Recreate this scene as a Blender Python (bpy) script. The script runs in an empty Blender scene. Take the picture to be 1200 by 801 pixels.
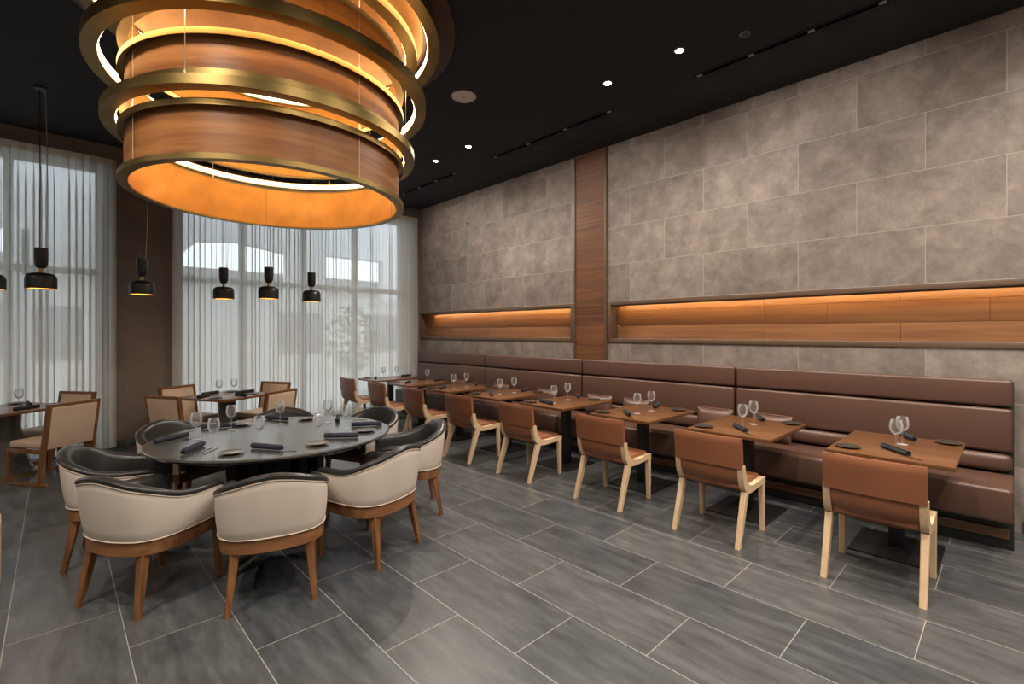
import bpy, bmesh, math, random
from mathutils import Vector, Matrix
PI = math.pi
random.seed(7)
SC = bpy.context.scene
COL = SC.collection

# ------------------------------------------------------------------ materials
def new_mat(name):
    m = bpy.data.materials.new(name); m.use_nodes = True
    nt = m.node_tree; nt.nodes.clear()
    out = nt.nodes.new('ShaderNodeOutputMaterial')
    return m, nt, out

def N(nt, typ, **kw):
    n = nt.nodes.new(typ)
    for k, v in kw.items():
        if k in n.inputs: n.inputs[k].default_value = v
        else: setattr(n, k, v)
    return n

def L(nt, a, ao, b, bi): nt.links.new(a.outputs[ao], b.inputs[bi])

def rgba(c): return (c[0], c[1], c[2], 1.0)

def ramp(nt, stops):
    r = nt.nodes.new('ShaderNodeValToRGB'); e = r.color_ramp.elements
    e[0].position, e[0].color = stops[0][0], rgba(stops[0][1])
    e[1].position, e[1].color = stops[-1][0], rgba(stops[-1][1])
    for p, c in stops[1:-1]:
        k = e.new(p); k.color = rgba(c)
    return r

def coords(nt, scale=(1, 1, 1), rot=(0, 0, 0), loc=(0, 0, 0)):
    t = nt.nodes.new('ShaderNodeTexCoord'); mp = nt.nodes.new('ShaderNodeMapping')
    mp.inputs['Scale'].default_value = scale; mp.inputs['Rotation'].default_value = rot
    mp.inputs['Location'].default_value = loc
    L(nt, t, 'Object', mp, 'Vector')
    return mp

def plain(name, c, rough=0.5, metal=0.0, bump=0.0, bscale=60.0, vary=0.0, vscale=6.0, spec=None, coat=0.0):
    m, nt, out = new_mat(name)
    b = N(nt, 'ShaderNodeBsdfPrincipled', Roughness=rough, Metallic=metal)
    b.inputs['Base Color'].default_value = rgba(c)
    if spec is not None: b.inputs['Specular IOR Level'].default_value = spec
    if coat: b.inputs['Coat Weight'].default_value = coat; b.inputs['Coat Roughness'].default_value = 0.15
    L(nt, b, 'BSDF', out, 'Surface')
    if vary:
        mp = coords(nt); n = N(nt, 'ShaderNodeTexNoise', Scale=vscale, Detail=5.0)
        L(nt, mp, 'Vector', n, 'Vector')
        lo = [x * (1 - vary) for x in c]; hi = [min(1, x * (1 + vary)) for x in c]
        r = ramp(nt, [(0.3, lo), (0.7, hi)])
        L(nt, n, 'Fac', r, 'Fac'); L(nt, r, 'Color', b, 'Base Color')
    if bump:
        mp = coords(nt); n = N(nt, 'ShaderNodeTexNoise', Scale=bscale, Detail=3.0)
        L(nt, mp, 'Vector', n, 'Vector')
        bp = N(nt, 'ShaderNodeBump', Strength=bump, Distance=0.002)
        L(nt, n, 'Fac', bp, 'Height'); L(nt, bp, 'Normal', b, 'Normal')
    return m

def wood(name, dark, light, axis='x', fine=26.0, rough=0.45, along=1.6, coat=0.0, contrast=(0.3, 0.72), planks=None, bump=0.12):
    """grain stretched along one axis; planks = (vector axes, origin, width, height, seam) draws board seams"""
    m, nt, out = new_mat(name)
    s = {'x': (along, fine, fine), 'y': (fine, along, fine), 'z': (fine, fine, along)}[axis]
    mp = coords(nt, s)
    n = N(nt, 'ShaderNodeTexNoise', Scale=1.0, Detail=6.0, Roughness=0.62, Distortion=0.35)
    L(nt, mp, 'Vector', n, 'Vector')
    n2 = N(nt, 'ShaderNodeTexNoise', Scale=0.16, Detail=2.0)
    L(nt, mp, 'Vector', n2, 'Vector')
    mx = N(nt, 'ShaderNodeMix', data_type='FLOAT'); mx.inputs['Factor'].default_value = 0.4
    L(nt, n, 'Fac', mx, 2); L(nt, n2, 'Fac', mx, 3)
    mid = [(a + b) / 2 for a, b in zip(dark, light)]
    r = ramp(nt, [(contrast[0], dark), (0.5, mid), (contrast[1], light)])
    L(nt, mx, 0, r, 'Fac')
    b = N(nt, 'ShaderNodeBsdfPrincipled', Roughness=rough)
    if coat: b.inputs['Coat Weight'].default_value = coat; b.inputs['Coat Roughness'].default_value = 0.2
    L(nt, b, 'BSDF', out, 'Surface')
    src = r
    if planks:
        axes, org, w, h, seam = planks
        t = nt.nodes.new('ShaderNodeTexCoord'); sp = nt.nodes.new('ShaderNodeSeparateXYZ'); cb = nt.nodes.new('ShaderNodeCombineXYZ')
        L(nt, t, 'Object', sp, 'Vector')
        for i in range(2):
            a = N(nt, 'ShaderNodeMath', operation='SUBTRACT'); a.inputs[1].default_value = org[i]
            L(nt, sp, axes[i], a, 0); L(nt, a, 0, cb, i)
        bk = N(nt, 'ShaderNodeTexBrick', offset=0.5); bk.inputs['Scale'].default_value = 1.0
        bk.inputs['Mortar Size'].default_value = seam; bk.inputs['Brick Width'].default_value = w; bk.inputs['Row Height'].default_value = h
        bk.inputs['Color1'].default_value = (0.82, 0.82, 0.82, 1); bk.inputs['Color2'].default_value = (1.12, 1.12, 1.12, 1)
        bk.inputs['Mortar'].default_value = (0.25, 0.22, 0.2, 1); bk.inputs['Mortar Smooth'].default_value = 0.0
        L(nt, cb, 'Vector', bk, 'Vector')
        mm = N(nt, 'ShaderNodeMix', data_type='RGBA', blend_type='MULTIPLY'); mm.inputs[0].default_value = 1.0
        L(nt, r, 'Color', mm, 6); L(nt, bk, 'Color', mm, 7)
        nt.links.new(mm.outputs[2], b.inputs['Base Color'])
    else:
        L(nt, r, 'Color', b, 'Base Color')
    bp = N(nt, 'ShaderNodeBump', Strength=bump, Distance=0.001)
    L(nt, n, 'Fac', bp, 'Height'); L(nt, bp, 'Normal', b, 'Normal')
    return m

def emis(name, c, s):
    m, nt, out = new_mat(name)
    e = N(nt, 'ShaderNodeEmission', Strength=s); e.inputs['Color'].default_value = rgba(c)
    L(nt, e, 'Emission', out, 'Surface'); return m

def tiles(name, axes, org, w, h, mortar, c1, c2, cm, rough, nscale, streak=None, bump=0.15, mort_fac=1.0, mot=(0.72, 1.28), rvar=0.0, detail=9.0, warm=False):
    m, nt, out = new_mat(name)
    t = nt.nodes.new('ShaderNodeTexCoord'); sp = nt.nodes.new('ShaderNodeSeparateXYZ'); cb = nt.nodes.new('ShaderNodeCombineXYZ')
    L(nt, t, 'Object', sp, 'Vector')
    for i in range(2):
        a = N(nt, 'ShaderNodeMath', operation='SUBTRACT'); a.inputs[1].default_value = org[i]
        L(nt, sp, axes[i], a, 0); L(nt, a, 0, cb, i)
    bk = N(nt, 'ShaderNodeTexBrick', offset=0.5); bk.inputs['Scale'].default_value = 1.0
    bk.inputs['Mortar Size'].default_value = mortar; bk.inputs['Brick Width'].default_value = w; bk.inputs['Row Height'].default_value = h
    bk.inputs['Color1'].default_value = rgba(c1); bk.inputs['Color2'].default_value = rgba(c2)
    bk.inputs['Mortar'].default_value = rgba(c1); bk.inputs['Mortar Smooth'].default_value = 0.1
    L(nt, cb, 'Vector', bk, 'Vector')
    # clouding shifted by each tile's own tone so that it breaks at the joints
    sc = N(nt, 'ShaderNodeVectorMath', operation='SCALE'); sc.inputs['Scale'].default_value = 140.0
    L(nt, bk, 'Color', sc, 0)
    ad = N(nt, 'ShaderNodeVectorMath', operation='ADD'); L(nt, t, 'Object', ad, 0); L(nt, sc, 'Vector', ad, 1)
    mp = nt.nodes.new('ShaderNodeMapping'); mp.inputs['Scale'].default_value = streak or (1, 1, 1)
    L(nt, ad, 'Vector', mp, 'Vector')
    n = N(nt, 'ShaderNodeTexNoise', Scale=nscale, Detail=detail, Roughness=0.74 if warm else 0.66, Distortion=0.2)
    L(nt, mp, 'Vector', n, 'Vector')
    r = ramp(nt, [(0.28, (mot[0] * 1.08, mot[0], mot[0] * .9) if warm else (mot[0],) * 3), (0.5, (1, 1, 1)), (0.72, (mot[1],) * 3)])
    L(nt, n, 'Fac', r, 'Fac')
    mm = N(nt, 'ShaderNodeMix', data_type='RGBA', blend_type='MULTIPLY'); mm.inputs[0].default_value = 1.0
    L(nt, bk, 'Color', mm, 6); L(nt, r, 'Color', mm, 7)
    mo = N(nt, 'ShaderNodeMix', data_type='RGBA'); mo.inputs[7].default_value = rgba(cm)
    f = N(nt, 'ShaderNodeMath', operation='MULTIPLY'); f.inputs[1].default_value = mort_fac
    L(nt, bk, 'Fac', f, 0); L(nt, f, 0, mo, 0); nt.links.new(mm.outputs[2], mo.inputs[6])
    b = N(nt, 'ShaderNodeBsdfPrincipled', Roughness=rough)
    nt.links.new(mo.outputs[2], b.inputs['Base Color'])
    if rvar:
        rr = N(nt, 'ShaderNodeMapRange'); rr.inputs['To Min'].default_value = rough - rvar; rr.inputs['To Max'].default_value = rough + rvar
        L(nt, n, 'Fac', rr, 'Value'); L(nt, rr, 0, b, 'Roughness')
    s = N(nt, 'ShaderNodeMath', operation='MULTIPLY_ADD'); s.inputs[1].default_value = -1.5
    L(nt, bk, 'Fac', s, 0); L(nt, n, 'Fac', s, 2)
    bp = N(nt, 'ShaderNodeBump', Strength=bump, Distance=0.002)
    L(nt, s, 0, bp, 'Height'); L(nt, bp, 'Normal', b, 'Normal')
    L(nt, b, 'BSDF', out, 'Surface')
    return m

def sheer(name, c, clear):
    m, nt, out = new_mat(name)
    d = N(nt, 'ShaderNodeBsdfDiffuse'); d.inputs['Color'].default_value = rgba(c)
    tl = N(nt, 'ShaderNodeBsdfTranslucent'); tl.inputs['Color'].default_value = rgba(c)
    tr = N(nt, 'ShaderNodeBsdfTransparent')
    a = N(nt, 'ShaderNodeMixShader', Fac=0.6); L(nt, d, 0, a, 1); L(nt, tl, 0, a, 2)
    b = N(nt, 'ShaderNodeMixShader', Fac=clear); L(nt, a, 0, b, 1); L(nt, tr, 0, b, 2)
    L(nt, b, 0, out, 'Surface'); return m

def clear_glass(name, tint=(0.97, 0.98, 0.98), lo=0.03, hi=0.75, rough=0.02, blend=0.0):
    m, nt, out = new_mat(name)
    tr = N(nt, 'ShaderNodeBsdfTransparent'); tr.inputs['Color'].default_value = rgba(tint)
    g = N(nt, 'ShaderNodeBsdfGlossy', Roughness=rough)
    fr = N(nt, 'ShaderNodeFresnel', IOR=1.5)
    mr = N(nt, 'ShaderNodeMapRange'); mr.inputs['To Min'].default_value = lo; mr.inputs['To Max'].default_value = hi
    L(nt, fr, 'Fac', mr, 'Value')
    mx = N(nt, 'ShaderNodeMixShader'); L(nt, mr, 0, mx, 0); L(nt, tr, 0, mx, 1); L(nt, g, 0, mx, 2)
    if blend:                      # white haze mixed in to stand in for bright highlights on the glass
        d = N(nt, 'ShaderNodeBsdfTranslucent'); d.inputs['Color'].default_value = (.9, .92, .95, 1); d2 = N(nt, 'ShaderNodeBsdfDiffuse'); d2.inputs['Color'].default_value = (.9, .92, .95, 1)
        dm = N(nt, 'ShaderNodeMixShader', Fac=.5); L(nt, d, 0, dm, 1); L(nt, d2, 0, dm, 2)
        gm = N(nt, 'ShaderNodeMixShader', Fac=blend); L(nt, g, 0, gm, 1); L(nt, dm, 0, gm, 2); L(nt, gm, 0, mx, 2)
    L(nt, mx, 0, out, 'Surface'); return m

M = {}
M['floor'] = tiles('floor_tile', ('Y', 'X'), (1.70, 1.183), 0.914, 0.458, 0.0022, (0.045, 0.049, 0.053), (0.074, 0.076, 0.077),
                   (0.30, 0.285, 0.26), 0.35, 3.0, (5.0, 1.0, 1.0), 0.08, 0.9, (0.55, 1.55), 0.08)
M['wall_tile'] = tiles('concrete_wall_tile', ('Y', 'Z'), (0.03, -2.003), 0.999, 0.503, 0.003, (0.158, 0.128, 0.110), (0.206, 0.171, 0.150),
                       (0.36, 0.32, 0.28), 0.62, 3.4, (1, 1, 1), 0.12, 0.75, (0.52, 1.65), 0.0, 14.0, warm=True)
M['ceiling'] = plain('black_ceiling_paint', (0.015, 0.0165, 0.0195), 0.85, vary=0.15, vscale=1.5)
M['dark_plaster'] = plain('dark_brown_plaster', (0.165, 0.133, 0.115), 0.7, bump=0.1, bscale=180, vary=0.08)
M['plaster'] = plain('warm_plaster', (0.42, 0.38, 0.33), 0.8, vary=0.06)
M['walnut_panel'] = wood('walnut_boards', (0.15, 0.062, 0.026), (0.34, 0.165, 0.075), 'y', 22.0, 0.42, 1.0)
M['post_wood'] = wood('walnut_post_boards', (0.052, 0.016, 0.0055), (0.190, 0.074, 0.026), 'y', 20.0, 0.55, 1.2, contrast=(0.36, 0.66), planks=(('Y', 'Z'), (3.0, 0.0), 4.0, 0.243, 0.0018))
M['trim_wood'] = wood('brown_trim_wood', (0.070, 0.040, 0.023), (0.125, 0.076, 0.045), 'y', 30.0, 0.5, 1.5)
M['table_wood'] = wood('brown_table_wood', (0.085, 0.035, 0.014), (0.165, 0.072, 0.029), 'y', 34.0, 0.3, 1.4, coat=0.15)
M['oak'] = wood('pale_oak', (0.50, 0.345, 0.205), (0.69, 0.505, 0.325), 'z', 30.0, 0.5, 1.5)
M['oak_rail'] = wood('pale_oak_rail', (0.50, 0.345, 0.205), (0.69, 0.505, 0.325), 'x', 30.0, 0.5, 1.5)
M['walnut'] = wood('red_walnut', (0.095, 0.038, 0.014), (0.27, 0.118, 0.045), 'z', 30.0, 0.40, 1.5, contrast=(0.36, 0.66))
M['walnut_rail'] = wood('red_walnut_rail', (0.095, 0.038, 0.014), (0.27, 0.118, 0.045), 'y', 24.0, 0.40, 1.5, contrast=(0.36, 0.66))
M['veneer'] = wood('drum_walnut_veneer', (0.25, 0.082, 0.019), (0.58, 0.245, 0.070), 'z', 1.1, 0.45, 13.0, contrast=(0.38, 0.62))
M['bench'] = plain('brown_bench_leather', (0.090, 0.045, 0.031), 0.42, bump=0.12, bscale=220, vary=0.05, vscale=2)
M['cognac'] = plain('cognac_leather', (0.225, 0.082, 0.036), 0.40, bump=0.15, bscale=240, vary=0.08, vscale=4)
M['black_leather'] = plain('black_leather', (0.023, 0.022, 0.021), 0.34, bump=0.12, bscale=240)
M['cream'] = plain('cream_fabric', (0.53, 0.46, 0.40), 0.75, bump=0.15, bscale=400, vary=0.04)
M['cream_seat'] = plain('sand_leather', (0.55, 0.41, 0.30), 0.6, bump=0.1, bscale=200, vary=0.04)
M['piping'] = plain('pale_piping', (0.56, 0.47, 0.38), 0.7)
M['black_wood'] = wood('black_stained_wood', (0.026, 0.026, 0.024), (0.085, 0.085, 0.078), 'x', 40.0, 0.26, 3.0, coat=0.6, bump=.03)
M['black_base'] = plain('black_base_paint', (0.012, 0.012, 0.012), 0.5)
M['black_metal'] = plain('black_metal', (0.008, 0.008, 0.009), 0.42, 0.0)
M['brass'] = plain('aged_brass', (0.31, 0.215, 0.08), 0.42, 1.0, vary=0.2, vscale=3.0)
M['gold_leaf'] = plain('gold_leaf', (0.72, 0.395, 0.115), 0.5, 0.75, bump=0.1, bscale=30, vary=0.16, vscale=4.0)
M['canopy'] = plain('maroon_wood_plate', (0.045, 0.013, 0.007), 0.5, vary=0.2)
M['wire'] = plain('steel_wire', (0.6, 0.5, 0.38), 0.4, 0.6)
M['led'] = emis('warm_led_strip', (1.0, 0.66, 0.34), 8.5)
M['niche_led'] = emis('amber_led_strip', (1.0, 0.63, 0.27), 34.0)
M['lamp_glow'] = emis('warm_lamp_disc', (1.0, 0.66, 0.32), 7.0)
M['downlight'] = emis('downlight_lens', (1.0, 0.86, 0.66), 40.0)
M['white_grille'] = plain('white_grille', (0.80, 0.78, 0.75), 0.7)
M['grey_metal'] = plain('grey_metal', (0.30, 0.30, 0.30), 0.5, 0.5)
M['slot_black'] = plain('matt_black_recess', (0.002, 0.002, 0.002), 0.95, spec=0.0)
M['soffit_bronze'] = plain('bronze_soffit', (0.40, 0.19, 0.06), 0.55, 0.5, vary=0.15)
M['navy'] = plain('navy_napkin_cloth', (0.016, 0.017, 0.032), 0.85, bump=0.3, bscale=300)
M['charcoal'] = plain('charcoal_napkin_cloth', (0.016, 0.016, 0.019), 0.85, bump=0.3, bscale=300)
M['plate_dark'] = plain('dark_glazed_stoneware', (0.030, 0.028, 0.026), 0.2, vary=0.3, vscale=30)
M['plate_rim'] = plain('bronze_plate_rim', (0.11, 0.07, 0.045), 0.3, 0.2)
M['plate_sheen'] = plain('stoneware_painted_sheen', (0.13, 0.12, 0.112), 0.12, vary=0.2, vscale=30)  # paler than the dark plates, to paint in light reflected at the centre
M['steel'] = plain('polished_steel', (0.62, 0.60, 0.57), 0.18, 1.0)
M['dark_steel'] = plain('blackened_steel', (0.05, 0.05, 0.052), 0.3, 0.9)
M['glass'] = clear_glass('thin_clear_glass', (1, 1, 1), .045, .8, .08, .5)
M['pane'] = clear_glass('window_glass', (0.93, 0.96, 0.97), 0.0, 0.6)
M['frame_grey'] = plain('grey_window_frame', (0.16, 0.16, 0.165), 0.5, 0.3)
M['sheer'] = sheer('sheer_curtain_voile', (0.80, 0.77, 0.72), 0.24)
M['tape'] = sheer('curtain_heading_tape', (0.66, 0.55, 0.43), 0.03)  # tan tint paints in the warm lamp light falling on the heading
M['concrete'] = plain('pale_pavement', (0.45, 0.44, 0.42), 0.9, vary=0.1)
M['render_wall'] = plain('pale_render', (0.52, 0.50, 0.46), 0.9, vary=0.06)
M['soffit'] = plain('pale_soffit_paint', (0.74, 0.75, 0.76), 0.8)
M['roof'] = plain('grey_roofing', (0.25, 0.25, 0.26), 0.9)
M['leaf'] = plain('leaf_green', (0.10, 0.14, 0.06), 0.7, vary=0.3, vscale=3)

# ------------------------------------------------------------------ mesh helpers
def bm_new(): return bmesh.new()

def box(bm, x0, x1, y0, y1, z0, z1, bev=0.0, seg=2, mat=None):
    t = bmesh.new(); bmesh.ops.create_cube(t, size=1.0)
    for v in t.verts:
        v.co = Vector(((x0 + x1) / 2 + v.co.x * (x1 - x0), (y0 + y1) / 2 + v.co.y * (y1 - y0), (z0 + z1) / 2 + v.co.z * (z1 - z0)))
    if bev: bmesh.ops.bevel(t, geom=list(t.edges), offset=bev, segments=seg, profile=0.5, affect='EDGES')
    if mat: bmesh.ops.transform(t, matrix=mat, verts=t.verts)
    merge(bm, t)

def merge(bm, t):
    vm = {}
    for v in t.verts: vm[v] = bm.verts.new(v.co)
    for f in t.faces:
        try: bm.faces.new([vm[v] for v in f.verts])
        except ValueError: pass
    t.free()

def loft(bm, rings, closed_ring=True, caps=True, loop=False):
    """rings: lists of points with the same count"""
    vs = [[bm.verts.new(p) for p in r] for r in rings]
    n = len(rings[0]); m = len(rings)
    for i in range(m if loop else m - 1):
        a, b = vs[i], vs[(i + 1) % m]
        for j in range(n if closed_ring else n - 1):
            k = (j + 1) % n
            try: bm.faces.new((a[j], a[k], b[k], b[j]))
            except ValueError: pass
    if caps and not loop and closed_ring:
        for r in (vs[0], vs[-1]):
            try: bm.faces.new(r)
            except ValueError: pass

def taper_leg(bm, top, bot, st, sb, bev=0.004):
    """square tapered leg; st, sb = (sx, sy) at the top and the bottom"""
    rings = []
    for p, s in ((top, st), (bot, sb)):
        x, y, z = p; a, b = s[0] / 2, s[1] / 2; c = min(a, b) * 0.22
        rings.append([Vector((x + dx, y + dy, z)) for dx, dy in
                      ((a, b - c), (a - c, b), (-a + c, b), (-a, b - c), (-a, -b + c), (-a + c, -b), (a - c, -b), (a, -b + c))])
    loft(bm, rings)

def lathe(bm, prof, seg=32, cx=0.0, cy=0.0, closed=False):
    rings = []
    for k in range(seg):
        a = 2 * PI * k / seg; c, s = math.cos(a), math.sin(a)
        rings.append([Vector((cx + r * c, cy + r * s, z)) for r, z in prof])
    loft(bm, rings, closed_ring=closed, caps=False, loop=True)
    bmesh.ops.remove_doubles(bm, verts=bm.verts, dist=1e-5)

def tube(bm, pts, r, seg=8, caps=True):
    pts = [Vector(p) for p in pts]; rings = []; up = Vector((0, 0, 1))
    for i, p in enumerate(pts):
        d = (pts[min(i + 1, len(pts) - 1)] - pts[max(i - 1, 0)]).normalized()
        u = d.cross(up)
        if u.length < 1e-4: u = d.cross(Vector((0, 1, 0)))
        u.normalize(); w = d.cross(u).normalized()
        rr = r[i] if isinstance(r, (list, tuple)) else r
        rings.append([p + u * rr * math.cos(2 * PI * k / seg) + w * rr * math.sin(2 * PI * k / seg) for k in range(seg)])
    loft(bm, rings, caps=caps)

def prism(bm, poly, axis, a, b):
    """polygon of (u, v) pushed along an axis; axis 'y': (x, z), 'x': (y, z), 'z': (x, y)"""
    def P(u, v, w): return {'y': (u, w, v), 'x': (w, u, v), 'z': (u, v, w)}[axis]
    loft(bm, [[Vector(P(u, v, a)) for u, v in poly], [Vector(P(u, v, b)) for u, v in poly]])

def obj(name, bm, mat, parent=None, angle=35, smooth=True):
    bmesh.ops.recalc_face_normals(bm, faces=bm.faces)
    me = bpy.data.meshes.new(name); bm.to_mesh(me); bm.free()
    me.materials.append(M[mat])
    if smooth:
        for p in me.polygons: p.use_smooth = True
        me.set_sharp_from_angle(angle=math.radians(angle))
    o = bpy.data.objects.new(name, me); COL.objects.link(o)
    if parent: o.parent = parent
    return o

def tag(o, label, cat, group=None, kind=None):
    o['label'] = label; o['category'] = cat
    if group: o['group'] = group
    if kind: o['kind'] = kind
    return o

def thing(name, label, cat, loc=(0, 0, 0), rotz=0.0, group=None):
    o = bpy.data.objects.new(name, None); COL.objects.link(o)
    o.empty_display_size = 0.1
    o.location = loc; o.rotation_euler = (0, 0, rotz)
    return tag(o, label, cat, group)

def struct(name, bm, mat, parent=None, angle=35):
    o = obj(name, bm, mat, parent, angle)
    if not parent: o['kind'] = 'structure'
    return o

def dup(root, loc, rotz, label):
    def rec(o, p):
        c = o.copy(); COL.objects.link(c)
        if p: c.parent = p
        for ch in list(o.children): rec(ch, c)
        return c
    r = rec(root, None); r.location = loc; r.rotation_euler = (0, 0, rotz); r['label'] = label
    return r

class Kind:
    """first call places the prototype itself, the next ones place copies"""
    def __init__(s, root): s.root, s.used = root, False
    def put(s, loc, rotz, label):
        if not s.used:
            s.used = True; s.root.location = loc; s.root.rotation_euler = (0, 0, rotz); s.root['label'] = label
            return s.root
        return dup(s.root, loc, rotz, label)

def spline(pts, n):
    pts = [Vector(p) for p in pts]; out = []
    m = len(pts) - 1
    for i in range(n + 1):
        t = i / n * m; k = min(int(t), m - 1); u = t - k
        p0, p1, p2, p3 = pts[max(k - 1, 0)], pts[k], pts[k + 1], pts[min(k + 2, m)]
        out.append(0.5 * ((2 * p1) + (p2 - p0) * u + (2 * p0 - 5 * p1 + 4 * p2 - p3) * u * u + (3 * p1 - p0 - 3 * p2 + p3) * u ** 3))
    return out

# ------------------------------------------------------------------ setting
W, CZ, FY = 5.55, 4.175, 8.62
X0, Y0 = -4.6, -4.6
b = bm_new(); box(b, X0 - .2, W + .3, Y0 - .2, FY + .5, -0.12, 0.0); struct('floor', b, 'floor')
b = bm_new(); box(b, X0 - .2, W + .3, Y0 - .2, FY + .5, CZ, CZ + 0.12); struct('ceiling', b, 'ceiling')

NZ0, NZ1 = 1.507, 1.966          # niche opening heights
RN = (-1.3, 3.832)               # right niche run
LN = (4.543, 8.58)               # far niche run
b = bm_new()
box(b, W, W + .2, Y0, FY, 0, NZ0 - .03); box(b, W, W + .2, Y0, FY, NZ1 + .03, CZ)
box(b, W, W + .2, Y0, RN[0], NZ0 - .03, NZ1 + .03); box(b, W, W + .2, RN[1] + .03, LN[0] - .03, NZ0 - .03, NZ1 + .03)
wr = struct('wall_right', b, 'wall_tile')
for (ya, yb), seams in ((RN, [(0.72, 1.91, 3.11), (0.13, 1.31, 1.91, 2.52)]), (LN, [(5.35, 6.6, 7.7), (5.0, 5.95, 6.6, 7.2, 8.2)])):
    # boards on the back of the niche: three rows with their own butt joints
    b = bm_new(); rows = [NZ0, 1.687, 1.886, NZ1]
    for i in range(3):
        cuts = [ya] + sorted(seams[0] if i != 1 else seams[1]) + [yb]
        for p, q in zip(cuts, cuts[1:]):
            box(b, W + .172, W + .195, p + .0012, q - .0012, rows[i] + .0012, rows[i + 1] - .0012, 0.0015, 1)
    box(b, W + .19, W + .2, ya, yb, NZ0, NZ1)
    obj('niche_boards', b, 'walnut_panel', wr)
    b = bm_new()                  # lining and face frame of the niche
    box(b, W - .012, W + .18, ya, yb, NZ1, NZ1 + .052, .003); box(b, W - .012, W + .18, ya, yb, NZ0 - .05, NZ0, .003)
    if ya > 0:
        box(b, W - .012, W + .18, ya - .084, ya, NZ0 - .05, NZ1 + .052, .003)
        box(b, W - .005, W + .18, yb, yb + .03, NZ0 - .05, NZ1 + .052, .003)
    else: box(b, W - .012, W + .18, yb, yb + .054, NZ0 - .05, NZ1 + .052, .003)
    obj('niche_frame', b, 'trim_wood', wr)

b = bm_new(); box(b, W - .016, W + .01, 3.923, 4.434, 0, CZ); struct('trim_1', b, 'post_wood')
b = bm_new(); box(b, W - .03, W + .01, 3.888, 3.923, 0, CZ, .003); struct('trim_2', b, 'trim_wood')
b = bm_new(); box(b, W - .03, W + .01, 4.434, 4.457, 0, CZ, .003); struct('trim_3', b, 'trim_wood')

PX0, PX1 = 0.50, 1.345            # dark pier between the two windows
b = bm_new()
box(b, PX0, PX1, FY, FY + .45, 0, CZ); box(b, X0, PX0, FY, FY + .45, 3.93, CZ); box(b, PX1, W, FY, FY + .45, 3.93, CZ)
box(b, 5.32, W + .2, FY + .02, FY + .45, 0, 3.93)
struct('wall_far', b, 'dark_plaster')
b = bm_new(); box(b, X0 - .2, X0, Y0, FY + .5, 0, CZ); struct('wall_left', b, 'plaster')
b = bm_new(); box(b, X0, W + .2, Y0 - .2, Y0, 0, CZ); struct('wall_back', b, 'plaster')
b = bm_new(); box(b, PX0 + .02, PX1 - .02, FY - .014, FY, 0, 0.10, .003); struct('baseboard_far', b, 'floor')
b = bm_new(); box(b, W - .014, W, Y0, -0.06, 0, 0.10, .003); struct('baseboard_right', b, 'floor')

def window(name, xa, xb, mull, pane_z=2.44):
    yf = FY + .30
    b = bm_new()
    box(b, xa, xb, yf, yf + .09, 0, .10, .004); box(b, xa, xb, yf, yf + .09, 3.85, 3.93, .004)
    box(b, xa, xb, yf - .005, yf + .085, pane_z - .045, pane_z + .045, .004)
    for m in mull: box(b, m - .045, m + .045, yf, yf + .09, .10, 3.85, .004)
    w = struct(name, b, 'frame_grey')
    b = bm_new(); box(b, xa + .05, xb - .05, yf + .035, yf + .047, .1, 3.86); obj('window_pane', b, 'pane', w)
window('window_1', X0, PX0, [X0 + .05, -3.1, -1.75, -0.44, PX0 - .05])
window('window_2', PX1, 5.32, [PX1 + .05, 2.27, 3.28, 4.27, 5.27])

# ------------------------------------------------------------------ outside
b = bm_new(); box(b, -14, 18, FY + .5, 26, -.14, -.02); o = struct('pavement', b, 'concrete')
t = thing('pale_building', 'pale low building across the pavement, blurred behind both sheer curtains', 'building', (2, 17, -.02))
b = bm_new(); box(b, -16, 16, 0, 6, 0, 3.2); obj('wall', b, 'render_wall', t)
b = bm_new(); box(b, -16.2, 16.2, -.35, 6, 3.2, 3.55, .02); obj('parapet', b, 'roof', t)
for x in (-9, -6, -3, 3.4, 6.5, 10):
    b = bm_new(); box(b, x, x + 1.5, -.03, .02, .9, 2.3, .01); obj('window', b, 'frame_grey', t)
t = thing('porch_canopy', 'grey porch canopy outside, its sloped edge cutting the bright sky', 'canopy', (0, 11.2, 0))
b = bm_new()
# gable fascia: solid board whose lower edge leaves a trapezoid of sky
prism(b, [(-14, 3.30), (-0.4, 3.30), (-0.4, 2.55), (1.32, 2.62), (2.05, 3.42), (2.75, 3.50), (3.75, 3.36), (3.75, 2.4), (4.62, 2.4), (4.62, 3.42), (6.1, 3.42), (6.1, 2.4), (8.5, 2.4), (8.5, 5.6), (-14, 5.6)], 'y', 0, .25)
obj('fascia', b, 'soffit', t)
b = bm_new(); box(b, -14, 8.5, -.4, .25, 5.6, 5.8); obj('roof_slab', b, 'roof', t)
for x in (-5, -.6, 8.1):
    b = bm_new(); box(b, x, x + .3, 0, .25, -.02, 3.3, .01); obj('post', b, 'soffit', t)
def shrub(name, label, x, y, h, seed):
    r = random.Random(seed); t = thing(name, label, 'shrub', (x, y, -.02))
    b = bm_new(); tube(b, [(0, 0, 0), (.04, .02, h * .4), (0, 0, h * .7)], [.05, .04, .02]); obj('trunk', b, 'trim_wood', t)
    b = bm_new()
    for k in range(420):
        a = r.uniform(0, 2 * PI); z = r.uniform(.25, 1) * h; rad = math.sqrt(r.random()) * .75 * math.sin(PI * min(.97, (z / h - .12)))
        c = Vector((rad * math.cos(a), rad * math.sin(a), z)); s = r.uniform(.06, .13)
        u = Vector((r.uniform(-1, 1), r.uniform(-1, 1), r.uniform(-.6, .6))).normalized(); v = u.cross(Vector((r.random(), r.random(), 1))).normalized()
        vs = [b.verts.new(c + u * s), b.verts.new(c + v * s * .4), b.verts.new(c - u * s), b.verts.new(c - v * s * .4)]
        b.faces.new(vs)
    obj('foliage', b, 'leaf', t, smooth=False)
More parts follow.
